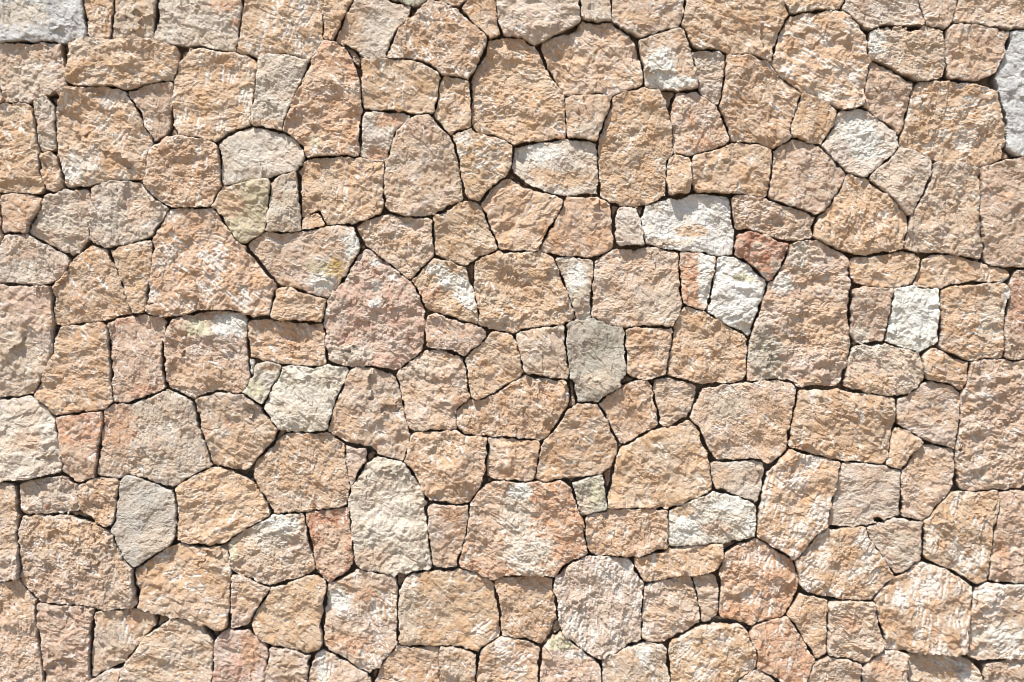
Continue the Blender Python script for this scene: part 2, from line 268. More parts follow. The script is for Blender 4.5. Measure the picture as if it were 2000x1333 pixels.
T 1.1 1 -50|122,640 160,635 200,632 213,640 216,680 220,720 221,760 222,785 215,798 180,802 150,808 108,812 100,795 85,785 72,770 82,750 97,715 110,680 114,660||
M .9 .3 -60|215,635 240,622 275,615 310,622 326,628 322,650 316,680 318,710 322,735 325,760 310,770 280,778 250,788 225,785 222,750 222,700 218,665|R 290 765 34 14;R 240 630 20 8|brownish pink upright stone with a rusty red foot
P 1.1 .2 -30|325,660 330,640 345,625 370,618 390,612 410,607 440,607 470,610 480,622 483,650 485,680 485,710 490,740 480,760 465,770 440,763 415,765 395,773 375,777 350,762 328,750 323,720 323,690|W 450 635 35 24;Z 390 640 25 15;T 400 730 60 30|tan stone with a yellowish white top right corner, left of the centre
W .6 0 0|488,703 499,703 498,720 492,738 487,725||
G .8 0 0|500,712 530,710 553,718 548,735 535,755 520,780 515,790 495,778 476,765 490,745 500,725|T 530 718 20 7;Z 500 760 20 18|
V 1 0 0|550,722 570,715 610,718 650,714 675,718 682,725 675,745 665,765 655,790 648,815 640,838 610,845 580,842 545,840 530,815 517,795 525,775 535,755 545,735||creamy white rough stone above the tan stones, lower left of the centre
P .95 .5 -45|685,725 705,718 730,718 760,730 775,745 780,765 785,790 790,815 797,840 800,860 795,880 788,902 770,895 745,885 720,872 695,868 675,862 655,850 644,842 648,815 655,785 668,760 678,740|T 670 830 30 40|
P 1.1 .3 60|383,785 395,775 430,765 455,770 480,772 500,785 515,800 530,820 545,840 540,858 525,875 505,890 485,915 470,915 440,908 415,905 410,880 405,855 395,830 390,810|R 447 825 8 8;R 412 835 6 5;R 404 848 4 6;T 470 880 50 30|tan stone pitted with small dark rust red holes
B .6 .3 -70|225,790 250,788 280,780 300,770 325,762 350,770 370,780 378,790 385,815 388,835 395,855 405,880 413,908 390,920 360,940 340,950 320,948 290,935 260,925 225,932 195,925 198,905 200,880 205,850 207,820 205,800|O 230 830 32 55;P 240 900 40 30|large stone grading from orange at its left to smooth grey at its right
O .9 .2 40|112,815 150,808 185,805 203,803 205,820 200,845 198,870 195,895 188,915 185,932 160,942 140,935 130,915 127,890 120,860 115,835|P 160 900 35 35;R 175 812 28 6|orange topped stone beside the pale left edge stone
G 1 0 0|-35,782 30,780 55,774 72,785 95,800 108,815 115,845 122,880 125,900 120,920 95,930 60,942 45,935 0,940 -35,940|P 60 860 30 20|large pale grey stone at the left edge
B 1 0 0|45,940 80,930 105,930 130,932 150,942 157,955 155,980 157,1000 120,1003 80,1003 40,1000 38,975 40,955|O 95 990 8 5|
P 1 0 0|-35,945 20,944 30,955 36,975 40,1010 36,1050 40,1090 40,1125 15,1133 -35,1134||
T 1 0 0|162,945 180,935 225,933 235,945 232,970 230,1000 225,1018 208,1027 190,1015 170,1003 158,990 155,965||
J .35 0 0|240,940 250,928 275,935 305,948 335,958 345,970 348,1000 345,1030 338,1055 315,1075 295,1090 275,1100 262,1106 250,1098 240,1080 227,1055 225,1035 230,1000 235,970|B 310 1055 35 30|smooth cool grey pointed stone hanging tip down, lower left
T 1 .5 50|360,940 385,925 420,915 450,920 480,935 500,948 515,970 527,1000 527,1010 500,1025 470,1040 440,1060 410,1063 380,1062 355,1055 345,1045 348,1010 347,975 345,955||
P 1.1 .7 -20|45,1010 80,1005 130,1008 175,1015 200,1030 225,1045 232,1065 245,1090 260,1110 265,1145 272,1175 260,1185 230,1190 190,1185 155,1180 110,1180 80,1170 60,1155 45,1140 42,1100 40,1060 40,1030|T 140 1040 80 28;M 120 1150 80 35|
T 1 1.2 10|263,1115 285,1100 310,1080 345,1065 380,1065 420,1068 445,1065 450,1090 453,1130 452,1170 450,1200 445,1225 420,1230 400,1222 370,1208 340,1203 305,1195 280,1190 270,1175 265,1140|P 350 1190 80 30|
P .9 .2 -30|450,1055 470,1040 500,1020 525,1008 560,1003 595,1003 600,1030 605,1060 612,1085 615,1110 600,1122 575,1130 545,1138 525,1143 500,1132 475,1122 455,1115 450,1090 447,1070|W 545 1025 35 25;G 520 1050 40 20;Z 458 1075 8 25|
R .9 .3 80|595,1003 620,997 660,993 683,995 685,1020 688,1050 692,1085 690,1110 670,1125 650,1135 635,1130 622,1110 615,1090 608,1060 600,1030|P 655 1080 30 45;P 640 1035 14 12|upright stone, rust red along its top and left side
G .95 .2 40|700,925 715,905 735,893 760,897 790,903 800,915 815,940 828,965 833,990 835,1030 838,1060 842,1095 838,1110 810,1115 790,1122 765,1120 740,1118 710,1108 697,1098 690,1060 685,1010 682,975 688,950|B 750 960 40 40;P 720 1090 40 20;R 738 998 6 4;V 770 1000 50 50|tall grey cream stone with a rounded top, lower centre
T 1.1 .9 60|545,855 560,848 600,845 645,847 665,860 675,880 678,910 682,940 683,965 675,985 650,995 610,998 570,1000 540,1003 530,985 515,965 503,945 497,920 500,905 515,885 535,865|P 550 980 40 20|
P .6 0 0|678,872 700,870 722,878 718,895 705,920 690,948 683,940 680,915 676,890||
T 1 .7 -50|812,845 840,840 885,840 905,850 930,855 952,855 952,880 948,910 940,940 928,965 915,980 895,984 870,980 835,972 830,960 815,930 800,910 792,898 797,870||
T 1 .9 -20|893,795 915,785 945,778 970,765 1000,745 1030,735 1070,737 1100,745 1113,755 1118,775 1108,790 1095,815 1080,840 1060,858 1020,858 985,852 950,850 915,848 898,838 890,815||golden tan stone bent like a bean, at the centre of the wall
T 1 .5 40|955,858 985,855 1020,858 1050,862 1053,885 1050,910 1045,930 1030,940 1000,935 975,938 955,930 950,910 953,885||
T 1 .8 -20|1108,800 1130,788 1150,785 1170,795 1180,810 1190,835 1205,865 1205,880 1198,905 1188,920 1160,928 1130,935 1090,935 1065,943 1045,932 1050,905 1055,880 1070,855 1090,830 1100,810||
T 1.1 .5 -60|1195,765 1215,750 1240,745 1265,745 1272,765 1280,790 1285,815 1280,830 1250,848 1225,862 1212,865 1200,850 1190,820 1175,800 1172,790 1180,775||
P .9 0 0|1280,742 1305,738 1330,748 1355,755 1362,770 1358,785 1348,805 1330,820 1310,833 1292,830 1288,810 1280,785 1277,760||
P .85 .5 -50|1365,765 1395,755 1430,752 1470,748 1510,742 1545,745 1555,760 1553,790 1545,820 1538,850 1535,875 1520,890 1500,903 1470,895 1440,898 1410,900 1395,890 1380,870 1370,845 1350,820 1347,810 1355,785|T 1500 830 50 50;B 1420 790 40 30|
T .9 .5 -60|1215,875 1250,855 1280,840 1310,835 1345,820 1360,835 1368,860 1378,890 1383,920 1388,945 1380,965 1350,975 1330,985 1305,993 1280,990 1240,990 1190,990 1185,975 1190,945 1195,920 1203,895||
T 1.1 .9 -80|1560,765 1590,757 1630,762 1670,768 1710,772 1745,778 1745,810 1742,840 1735,870 1728,900 1715,905 1690,900 1660,900 1625,897 1600,890 1565,880 1542,872 1543,850 1548,820 1553,790|O 1560 870 20 6|
B 1.1 .1 0|1665,680 1690,672 1730,672 1760,680 1790,690 1798,705 1802,730 1800,745 1785,765 1770,772 1740,773 1710,770 1675,762 1645,755 1645,730 1655,705|T 1690 750 60 20;G 1690 685 40 14|
T .9 0 0|1800,700 1820,682 1845,690 1875,703 1890,715 1888,735 1885,755 1870,760 1850,748 1825,743 1808,738 1800,715||
P 1 0 0|1750,785 1775,765 1800,750 1825,747 1850,752 1870,765 1875,785 1872,820 1866,850 1863,877 1840,870 1810,858 1780,842 1755,828 1748,805||
T .9 0 0|1743,838 1760,838 1780,850 1797,862 1795,875 1780,890 1768,912 1740,915 1730,905 1733,885 1740,860||
P 1.2 .9 -40|1890,710 1910,703 1950,705 2040,703 2040,950 1985,955 1935,953 1900,958 1880,955 1868,935 1866,900 1865,870 1872,830 1875,790 1882,750|M 1960 800 40 60|
P 1 .6 -50|1780,885 1800,872 1830,872 1862,878 1863,900 1862,935 1850,960 1830,985 1815,1005 1800,1015 1775,1012 1760,1005 1758,970 1758,930 1765,910|T 1800 910 30 30|
B .5 0 0|1640,905 1665,902 1700,908 1735,912 1755,920 1757,950 1758,985 1755,1005 1735,1013 1700,1022 1665,1028 1615,1028 1618,1000 1625,975 1632,945 1635,920|P 1700 930 28 18;R 1712 1010 14 7|smooth pinkish grey squarish stone with a rust spot on its lower edge
T 1 2.4 62|1535,885 1545,880 1580,888 1610,893 1637,903 1632,930 1625,960 1617,990 1612,1020 1595,1045 1575,1070 1560,1085 1545,1088 1520,1078 1495,1060 1477,1045 1478,1010 1482,975 1490,950 1500,925 1520,905||tan stone scored with many slanting white chisel marks, lower right
B .8 0 0|1390,905 1415,900 1450,900 1485,900 1490,920 1488,950 1483,985 1465,975 1440,968 1415,960 1395,950 1387,930|T 1410 935 16 20|
V 1 0 0|1310,990 1345,975 1385,962 1410,960 1440,970 1465,980 1477,995 1475,1025 1473,1045 1460,1055 1430,1058 1390,1060 1345,1065 1315,1068 1303,1060 1303,1035 1303,1010|W 1340 1030 28 28;W 1420 985 40 14;P 1400 1030 26 16;W 1460 1025 14 20;T 1330 995 20 12|wide white stone with a tan blotch in its middle, lower right of the centre
T 1 1.2 65|1145,1010 1160,997 1200,995 1250,992 1300,995 1303,1020 1303,1050 1300,1070 1280,1078 1250,1085 1225,1085 1190,1083 1160,1082 1148,1070 1143,1040||
K .7 0 0|1117,940 1140,932 1178,926 1182,950 1183,980 1183,1000 1160,1001 1135,1003 1128,985 1122,960|B 1140 985 14 18;Z 1165 960 12 20|small square olive grey stone wedged below the tan stones
O 1 .2 30|955,945 985,940 1030,943 1075,940 1105,938 1115,955 1123,975 1130,1000 1138,1030 1143,1060 1145,1080 1120,1095 1095,1110 1075,1125 1050,1122 1010,1123 975,1127 960,1130 935,1118 905,1108 897,1100 905,1070 913,1035 918,1000 925,975 940,955|P 950 1020 50 80;G 1010 1000 32 60;V 1030 1080 45 45;W 1015 960 22 14|large stone with cream white middle and orange sides, lower centre
P .9 .5 60|833,990 855,983 890,985 915,987 915,1010 910,1040 900,1070 892,1095 890,1110 865,1110 845,1098 842,1070 838,1040 835,1010|O 885 1000 22 14;O 895 1040 10 14|
H 1.05 2.2 72|1115,1095 1150,1087 1190,1085 1225,1090 1235,1105 1250,1130 1255,1150 1253,1180 1252,1220 1248,1250 1220,1262 1195,1275 1170,1283 1150,1275 1130,1258 1105,1240 1095,1225 1090,1200 1088,1170 1082,1145 1090,1120||nearly round pinkish white stone with steep white scratches, bottom centre
T .95 1 85|1240,1090 1280,1078 1320,1070 1370,1063 1410,1063 1412,1085 1405,1105 1375,1118 1340,1122 1310,1130 1280,1137 1255,1130 1243,1112||
P .95 1 85|1262,1145 1290,1133 1320,1125 1345,1124 1355,1145 1362,1170 1367,1200 1362,1215 1345,1228 1320,1238 1300,1250 1280,1253 1255,1245 1253,1215 1256,1180||
P .9 .2 0|1355,1128 1385,1123 1402,1130 1405,1160 1403,1190 1395,1205 1380,1217 1370,1212 1368,1190 1362,1165||
N 1.1 1.5 75|1415,1075 1440,1062 1470,1052 1500,1063 1530,1080 1550,1100 1558,1125 1558,1150 1545,1185 1530,1205 1500,1212 1465,1217 1435,1212 1410,1203 1403,1190 1407,1160 1405,1130 1408,1105|O 1515 1130 35 40|
T 1 2.3 40|1560,1085 1580,1060 1595,1040 1620,1030 1660,1028 1685,1028 1692,1045 1710,1075 1728,1100 1741,1118 1738,1130 1720,1145 1705,1160 1697,1172 1670,1170 1640,1165 1600,1158 1570,1155 1560,1140 1557,1115 1550,1100||
B .5 0 0|1693,1030 1720,1015 1755,1012 1797,1018 1800,1045 1798,1070 1790,1095 1770,1112 1745,1121 1735,1105 1720,1080 1705,1060 1690,1040|P 1750 1030 30 10|smooth grey heart shaped stone, point down, lower right
T 1 1.5 70|1802,1020 1820,1000 1845,975 1860,962 1900,965 1940,958 1946,970 1945,1000 1935,1030 1933,1070 1930,1100 1925,1130 1905,1140 1885,1130 1855,1110 1820,1095 1803,1085 1800,1050||
M 1.1 .2 0|1950,965 1970,957 2040,953 2040,1135 1985,1135 1945,1135 1928,1128 1928,1095 1935,1055 1945,1015 1948,985|O 1950 1080 15 30|
T 1 3 82|1735,1135 1750,1122 1770,1118 1780,1105 1792,1096 1820,1105 1850,1115 1880,1132 1895,1145 1893,1170 1888,1200 1885,1230 1880,1265 1865,1277 1830,1270 1800,1272 1765,1268 1727,1265 1720,1240 1710,1205 1705,1165 1715,1150||large tan stone covered in long white scratches, near the bottom right corner
P 1 2 30|1900,1148 1920,1138 1960,1142 2040,1140 2040,1283 1960,1285 1910,1285 1890,1280 1883,1260 1888,1215 1893,1175|G 1950 1240 50 28|
P 1 1.5 -30|1772,1280 1800,1275 1860,1278 1885,1285 1905,1305 1920,1335 1920,1368 1770,1368 1770,1310||
P 1 1 20|1925,1295 1950,1288 2040,1287 2040,1368 1925,1368 1920,1320||
P .9 .3 0|1700,1285 1720,1270 1745,1270 1768,1275 1770,1300 1768,1368 1680,1368 1680,1305 1690,1295|O 1720 1300 20 15|
P .85 .5 -50|1618,1178 1640,1172 1690,1172 1705,1175 1712,1200 1720,1235 1724,1262 1715,1272 1695,1282 1678,1292 1660,1283 1635,1280 1614,1275 1615,1240 1615,1205|O 1650 1213 18 14|
T .8 0 0|1562,1155 1585,1163 1610,1172 1613,1190 1613,1230 1612,1275 1590,1284 1580,1265 1565,1240 1550,1215 1538,1200 1545,1185 1553,1170||
P .8 0 0|1590,1292 1615,1282 1650,1285 1675,1295 1678,1320 1678,1368 1572,1368 1575,1320||
N 1 .8 80|1470,1225 1490,1212 1510,1210 1535,1205 1545,1215 1560,1240 1575,1262 1587,1285 1583,1305 1575,1325 1560,1335 1530,1338 1505,1315 1480,1305 1475,1290 1478,1270 1463,1245||
T 1.05 1.5 50|1310,1255 1340,1240 1365,1222 1400,1215 1440,1213 1455,1235 1462,1250 1470,1265 1478,1285 1470,1300 1450,1312 1435,1335 1435,1368 1312,1368 1308,1320 1302,1280||
P .9 .2 0|1440,1330 1460,1310 1480,1308 1500,1318 1525,1342 1560,1342 1565,1368 1436,1368||
P 1 .9 -60|1180,1285 1210,1270 1240,1257 1270,1255 1298,1262 1303,1290 1308,1320 1312,1368 1175,1368 1177,1310|W 1255 1275 14 16|
P 1 .4 -20|1075,1250 1090,1235 1105,1245 1130,1265 1150,1280 1168,1300 1172,1320 1172,1368 1050,1368 1053,1320 1057,1285 1062,1268|Z 1095 1255 30 14;S 1080 1310 30 20;W 1125 1275 18 8|
T 1.1 2 35|942,1270 965,1250 985,1247 1020,1248 1045,1260 1055,1275 1052,1310 1050,1368 930,1368 930,1320 935,1290||
T 1 .4 30|968,1130 1000,1125 1040,1123 1075,1128 1077,1145 1082,1170 1087,1205 1083,1225 1070,1240 1055,1258 1035,1250 1010,1245 985,1240 975,1225 978,1200 970,1160||
T .9 1.2 45|790,1130 805,1120 850,1118 885,1110 920,1118 945,1128 962,1138 967,1160 975,1195 977,1230 970,1248 945,1260 925,1272 900,1265 870,1260 830,1262 805,1263 780,1255 777,1230 778,1190 778,1155|B 795 1180 24 70|
P 1.1 1.5 -70|645,1140 670,1125 690,1112 725,1117 760,1120 773,1130 777,1160 778,1200 776,1235 775,1255 762,1275 745,1295 735,1308 720,1310 700,1300 670,1280 645,1265 637,1255 632,1225 633,1180 640,1155|O 680 1255 40 18;O 720 1160 20 12;W 660 1170 24 22|
T .8 .2 70|530,1148 560,1138 590,1130 615,1125 635,1135 637,1150 635,1180 632,1220 630,1255 620,1268 600,1272 575,1268 545,1258 515,1248 495,1238 492,1225 500,1195 515,1170||
P .9 .2 0|455,1125 470,1122 500,1133 520,1143 530,1152 520,1168 505,1185 492,1205 485,1220 470,1228 452,1230 450,1200 452,1160|T 480 1160 20 25|
S .8 .3 60|422,1240 440,1230 470,1228 490,1225 498,1240 515,1255 525,1275 520,1300 517,1368 417,1368 418,1320 417,1280|O 490 1270 16 40|
P 1 .3 30|285,1245 310,1222 335,1208 370,1210 395,1225 415,1242 420,1260 418,1290 415,1368 235,1368 238,1310 255,1285 270,1265||
P .8 .5 85|188,1198 215,1192 250,1190 280,1192 308,1205 300,1225 280,1245 258,1275 240,1292 210,1305 180,1325 178,1300 178,1260 183,1220|O 260 1210 12 20|
P .9 0 0|195,1318 220,1308 237,1310 235,1368 178,1368 178,1332||
M 1 .3 -60|75,1178 110,1183 150,1182 183,1188 186,1200 182,1235 178,1270 176,1320 175,1368 95,1368 90,1310 82,1260 77,1220||
P 1 .6 -30|-35,1138 10,1137 35,1130 45,1145 65,1165 72,1180 70,1215 77,1255 85,1300 92,1368 -35,1368|T 30 1170 40 40|
P 1 .2 -60|530,1265 555,1262 590,1272 607,1280 605,1300 595,1368 520,1368 522,1310 527,1285||
P 1 1.2 80|612,1285 630,1270 650,1278 680,1295 710,1312 725,1330 725,1368 600,1368 605,1310|W 630 1310 10 40|
T .9 1 20|745,1300 760,1278 777,1260 800,1263 830,1262 857,1263 858,1300 860,1368 725,1368 735,1330||
P .8 0 0|860,1265 885,1260 915,1270 932,1280 930,1310 925,1368 862,1368 858,1310||
T 1 1.8 25|893,258 905,254 925,258 950,265 975,270 990,278 1003,290 1002,310 998,325 985,345 970,355 955,370 945,385 930,392 915,388 905,365 900,340 898,315 892,290 888,270||
G .8 0 0|1003,292 1015,282 1040,283 1075,277 1110,275 1150,276 1163,285 1167,310 1168,340 1168,375 1150,381 1120,382 1090,378 1060,371 1030,357 1008,340 1000,325|T 1110 350 60 16;W 1050 300 45 18;T 1060 340 30 8|flat topped whitish grey stone with a tan lower edge, upper centre
c .8 0 0|1290,178 1318,180 1312,195 1306,222 1300,200||
c .8 0 0|802,20 824,16 816,30 803,42 795,38||
c .8 0 0|672,84 697,100 702,118 706,155 698,140 684,108||
c .8 0 0|1955,288 1968,296 1985,308 1960,314||
c .8 0 0|1756,150 1788,158 1788,165 1772,163||
c .8 0 0|1192,402 1204,398 1205,408 1198,432||
c .8 0 0|1241,402 1258,400 1253,425||
c .8 0 0|912,520 928,512 924,552||
c .8 0 0|1082,1208 1097,1225 1088,1245 1080,1235||
c .8 0 0|97,192 118,184 114,208 106,204||
c .8 0 0|1685,62 1695,62 1691,86||
c .8 0 0|350,104 368,96 356,122||
c .8 0 0|320,264 340,250 348,266||
c .8 0 0|774,1118 794,1122 780,1155||
c .8 0 0|306,1202 334,1205 308,1228||
c .8 0 0|398,1222 428,1232 418,1250||
c .8 0 0|122,90 136,90 133,138 128,120||
c .8 0 0|120,1000 160,998 190,1016 170,1014||
c .8 0 0|1785,68 1800,55 1708,58 1694,66||
c .8 0 0|106,640 120,640 112,668 106,672||
c .8 0 0|544,840 560,842 548,856 538,862||
c .8 0 0|1112,744 1122,742 1124,790 1112,792||
c .8 0 0|1180,735 1245,738 1225,748 1190,765||
c .8 0 0|1178,925 1198,912 1192,960 1183,970||
c .8 0 0|720,874 735,888 718,905||
c .8 0 0|1740,1030 1690,1010 1715,1008||
c .8 0 0|728,1328 744,1300 732,1308||
c .8 0 0|1428,1056 1410,1066 1414,1080 1440,1062||
c .8 0 0|1404,1206 1390,1212 1440,1216||
'''
random.seed(11)
rng = np.random.RandomState(11)

stones = []
for line in DATA.strip().split('\n'):
    head, poly, patches, label = line.split('|')
    k, ro, st, an = head.split()
    pts = np.array([[float(v) for v in p.split(',')] for p in poly.split()])
    pl = []
    for p in [q for q in patches.split(';') if q]:
        f = p.split(); pl.append((f[0], *map(float, f[1:])))
    stones.append(dict(k=k, ro=float(ro), st=float(st), an=float(an), pts=pts, pl=pl, label=label.strip(), outer=False))
n_seen = len(stones)

# the wall goes on beyond what the photograph shows: coursed stones of the same kind around it
X0, X1, Y0, Y1 = -760, 2760, -270, 1600
def rect_stone(x0, y0, x1, y1):
    pts = []
    n = 4
    for (ax, ay), (bx, by) in (((x0, y0), (x1, y0)), ((x1, y0), (x1, y1)), ((x1, y1), (x0, y1)), ((x0, y1), (x0, y0))):
        for i in range(n):
            f = (i + .15) / n
            pts.append((ax + (bx - ax) * f + random.uniform(-9, 9), ay + (by - ay) * f + random.uniform(-9, 9)))
    stones.append(dict(k=random.choice('TTTTPPPBBGMNW'), ro=1.0, st=random.choice((0, .5, 1.2)), an=random.uniform(-80, 80),
                       pts=np.array(pts), pl=[], label='', outer=True))
def fill(x0, y0, x1, y1):
    y = y0
    rows = max(1, round((y1 - y0) / 135)); hh = (y1 - y0) / rows
    for r in range(rows):
        x = x0
        while x < x1 - 20:
            w = random.uniform(95, 210)
            if x1 - x - w < 90: w = x1 - x
            rect_stone(x + 3, y0 + r * hh + 3, x + w - 3, y0 + (r + 1) * hh - 3)
            x += w
fill(X0, Y0, X1, -36); fill(X0, 1369, X1, Y1)
fill(X0, -36, -36, 1369); fill(2041, -36, X1, 1369)

def chaikin(p):
    q = np.roll(p, -1, 0)
    return np.stack([p * .86 + q * .14, p * .14 + q * .86], 1).reshape(-1, 2)

def sdf(p, x, y):
    """distance to the outline, negative inside"""
    d = np.full(x.shape, 1e9); ins = np.zeros(x.shape, bool)
    q = np.roll(p, -1, 0)
    for (ax, ay), (bx, by) in zip(p, q):
        ex, ey = bx - ax, by - ay
        wx, wy = x - ax, y - ay
        t = np.clip((wx * ex + wy * ey) / (ex * ex + ey * ey + 1e-9), 0, 1)
        d = np.minimum(d, (wx - t * ex) ** 2 + (wy - t * ey) ** 2)
        if ay != by:
            c = (ay > y) != (by > y)
            ins ^= c & (x < (bx - ax) * (y - ay) / (by - ay) + ax)
    d = np.sqrt(d)
    return np.where(ins, -d, d)

STEP = 2.0
GX0, GY0 = X0 - 20, Y0 - 20
NX, NY = int((X1 - X0 + 40) / STEP) + 1, int((Y1 - Y0 + 40) / STEP) + 1
xs = GX0 + np.arange(NX) * STEP; ys = GY0 + np.arange(NY) * STEP
D1 = np.full((NY, NX), 60.0, np.float32); D2 = D1.copy(); ID = np.full((NY, NX), -1)
MARG = 14
for i, s in enumerate(stones):
    p = chaikin(s['pts']); s['p'] = p
    a = [int((p[:, 0].min() - MARG - GX0) / STEP), int((p[:, 0].max() + MARG - GX0) / STEP) + 2,
         int((p[:, 1].min() - MARG - GY0) / STEP), int((p[:, 1].max() + MARG - GY0) / STEP) + 2]
    a = [max(0, a[0]), min(NX, a[1]), max(0, a[2]), min(NY, a[3])]
    if s['outer']:                                    # every other grid line only
        a[0] -= a[0] % 2; a[2] -= a[2] % 2
    s['box'] = a
    X, Y = np.meshgrid(xs[a[0]:a[1]], ys[a[2]:a[3]])
    d = sdf(p, X, Y).astype(np.float32)
    s['d'] = d
    sl = (slice(a[2], a[3]), slice(a[0], a[1]))
    o1, o2, oi = D1[sl], D2[sl], ID[sl]
    first = d < o1
    D2[sl] = np.where(first, o1, np.minimum(o2, d)); D1[sl] = np.where(first, d, o1); ID[sl] = np.where(first, i, oi)

def build_mesh(i, s):
    a = s['box']; st = 2 if s['outer'] else 1
    sl = (slice(a[2], a[3], st), slice(a[0], a[1], st))
    d = s['d'][::st, ::st]
    X, Y = np.meshgrid(xs[a[0]:a[1]:st], ys[a[2]:a[3]:st])
    other = np.where(ID[sl] == i, D2[sl], D1[sl])
    chink = s['k'] == 'c'
    gn = fbm(X / 60 + 5, Y / 60, 3)
    gap = 1.9 + 6.5 * np.clip(gn + .24, 0, 1) ** 1.4            # joints open and close along their length
    cap = 0.5 if chink else 2.5
    p = np.minimum((other - d) / 2 - gap / 2, cap - d)
    r0, r1 = rng.rand(2) * 500
    p = p + 2.0 * fbm(X / 17 + r0, Y / 17 + r1, 4, .65)            # ragged edge
    ok = p > 0
    step = STEP * st
    gy, gx = np.gradient(p, step); gl = np.sqrt(gx * gx + gy * gy) + 1e-6
    # cells with any corner inside
    c = ok[:-1, :-1] | ok[1:, :-1] | ok[:-1, 1:] | ok[1:, 1:]
    ry, rx = np.nonzero(c)
    W = X.shape[1]
    q = np.stack([ry * W + rx, (ry + 1) * W + rx, (ry + 1) * W + rx + 1, ry * W + rx + 1], 1)
    used, inv = np.unique(q, return_inverse=True); q = inv.reshape(-1, 4)
    x = X.ravel()[used].copy(); y = Y.ravel()[used].copy(); pp = p.ravel()[used]
    nx = (gx / gl).ravel()[used]; ny = (gy / gl).ravel()[used]; G = np.maximum(gl.ravel()[used], .5)
    out = pp < 0
    mv = np.where(out, np.minimum(-pp / G, step * 1.5), 0)
    x += nx * mv; y += ny * mv
    dist = np.maximum(pp, 0)
    # ---- relief of the broken face
    th = math.radians(55 + rng.normal(0, 32)); ct, sn = math.cos(th), math.sin(th)
    ox, oy = rng.rand(2) * 3000
    fs = rng.uniform(.72, 1.3)                                    # coarse or fine broken
    u = (x * ct - y * sn) * fs + ox; v = (x * sn + y * ct) * fs + oy
    wx = fbm(u / 34, v / 34, 3, .6); wy = fbm(u / 34 + 40, v / 34 + 9, 3, .6)
    ro = s['ro'] * rng.uniform(.65, 1.15)
    R = (1.5 + 3.5 * smooth(-.2, .8, fbm(x / 30 + r1, y / 30, 2)))
    tt = np.clip(dist / R, 0, 1)
    h = -R * .9 * (1 - np.sqrt(np.clip(1 - (1 - tt) ** 2, 0, 1)))
    A = min(1.0, .35 + .65 * ro)
    an = rng.uniform(1.05, 1.35)                                    # the bedding stretches the facets one way
    ua = u * an; va = v / an
    ww = fbm(u / 11 + 60, v / 11 + 20, 2, .6)
    big = flakes(ua / 62 + .35 * wx, va / 62 + .35 * wy, .6, .35)
    mid = flakes(ua / 29 + .5 * wx + .06 * ww, va / 29 + .5 * wy - .06 * ww, .75, .5)
    sml = flakes(ua / 12 + .8 * wx + .35 * ww, va / 12 + .8 * wy - .35 * ww, .9, .5)
    crease = np.abs(fbm(ua / 30 + 130, va / 30, 4, .5))
    fin = fbm(u / 6.5, v / 6.5, 2, .8)
    patchy = smooth(-.35, .45, fbm(u / 45 + 70, v / 45, 2))       # some of a face is split smooth, some is rough
    h += 12.3 / fs * A * (big + .1) + 9.3 / fs * (.2 + .8 * ro) * (mid + .1) * (.35 + .75 * patchy) + 1.9 * ro * (sml + .1) * (.1 + patchy) + 2.4 * (.3 + .7 * ro) * (crease + .25) + (.6 + .4 * ro) * fin
    h += 6 * fbm(u / 90, v / 90, 2)
    # steps where one flake broke off above another
    sc = fbm(ua / 42 + 300, va / 42 + 80, 3, .45); sd = fbm(ua / 34 + 500, va / 34 + 180, 3, .45)
    h += (.35 + .65 * ro) * (2.4 * smooth(-.05, .05, sc - .05) + 1.8 * smooth(-.05, .05, sd - .3) + 1.8 * smooth(-.05, .05, sd + .4))
    chip = smooth(14, 1, dist) * smooth(-.05, .5, flakes(x / 19 + r0, y / 19 + r1, .7, .5))
    h -= 7 * chip * (.4 + .6 * ro)                                # flakes knocked off the rim
    tx, ty = rng.uniform(-.05, .05, 2)
    cx, cy = x.mean(), y.mean()
    h += tx * (x - cx) + ty * (y - cy)
    h += (rng.uniform(-8, 7) if not chink else -20)
    # ---- colour of the stone
    base = PAL[s['k']].copy()
    col = np.tile(base, (len(x), 1))
    lo, hi = SECOND.get(s['k'], (base * .9, base * 1.08))
    f1 = fbm(u / 40 + 11, v / 40, 4, .6)
    w1 = smooth(.0, .7, f1)[:, None] * .75; w2 = smooth(.0, .7, -f1)[:, None] * .75
    col = col * (1 - w1) + lo * w1; col = col * (1 - w2) + hi * w2
    f2 = fbm(u / 16 + 31, v / 16 + 5, 3, .6)
    w3 = smooth(.1, .5, f2)[:, None] * .7
    col = col * (1 - w3) + np.array(PAL['P' if s['k'] in 'TN' else 'B'] if s['k'] not in 'WLKGVJ' else base * 1.06) * w3
    jit = 1 + rng.uniform(-.05, .05) + rng.uniform(-.012, .012, 3)
    col *= jit
    for pk, px, py, prx, pry in s['pl']:
        w = np.sqrt(((x - px) / prx) ** 2 + ((y - py) / pry) ** 2)
        w = w + .45 * fbm(x / 14 + px, y / 14, 4, .65)
        w = (smooth(1.25, .75, w) * smooth(-.9, -.1, fbm(x / 6 + px, y / 6, 3, .7)))[:, None]
        pc = PAL[pk]
        if pk == 'R': w = w * .85
        col = col * (1 - w) + pc * (1 + .10 * f2[:, None]) * w
    # ---- chisel scratches: bundles of parallel bruised grooves
    chalk = np.zeros(len(x))
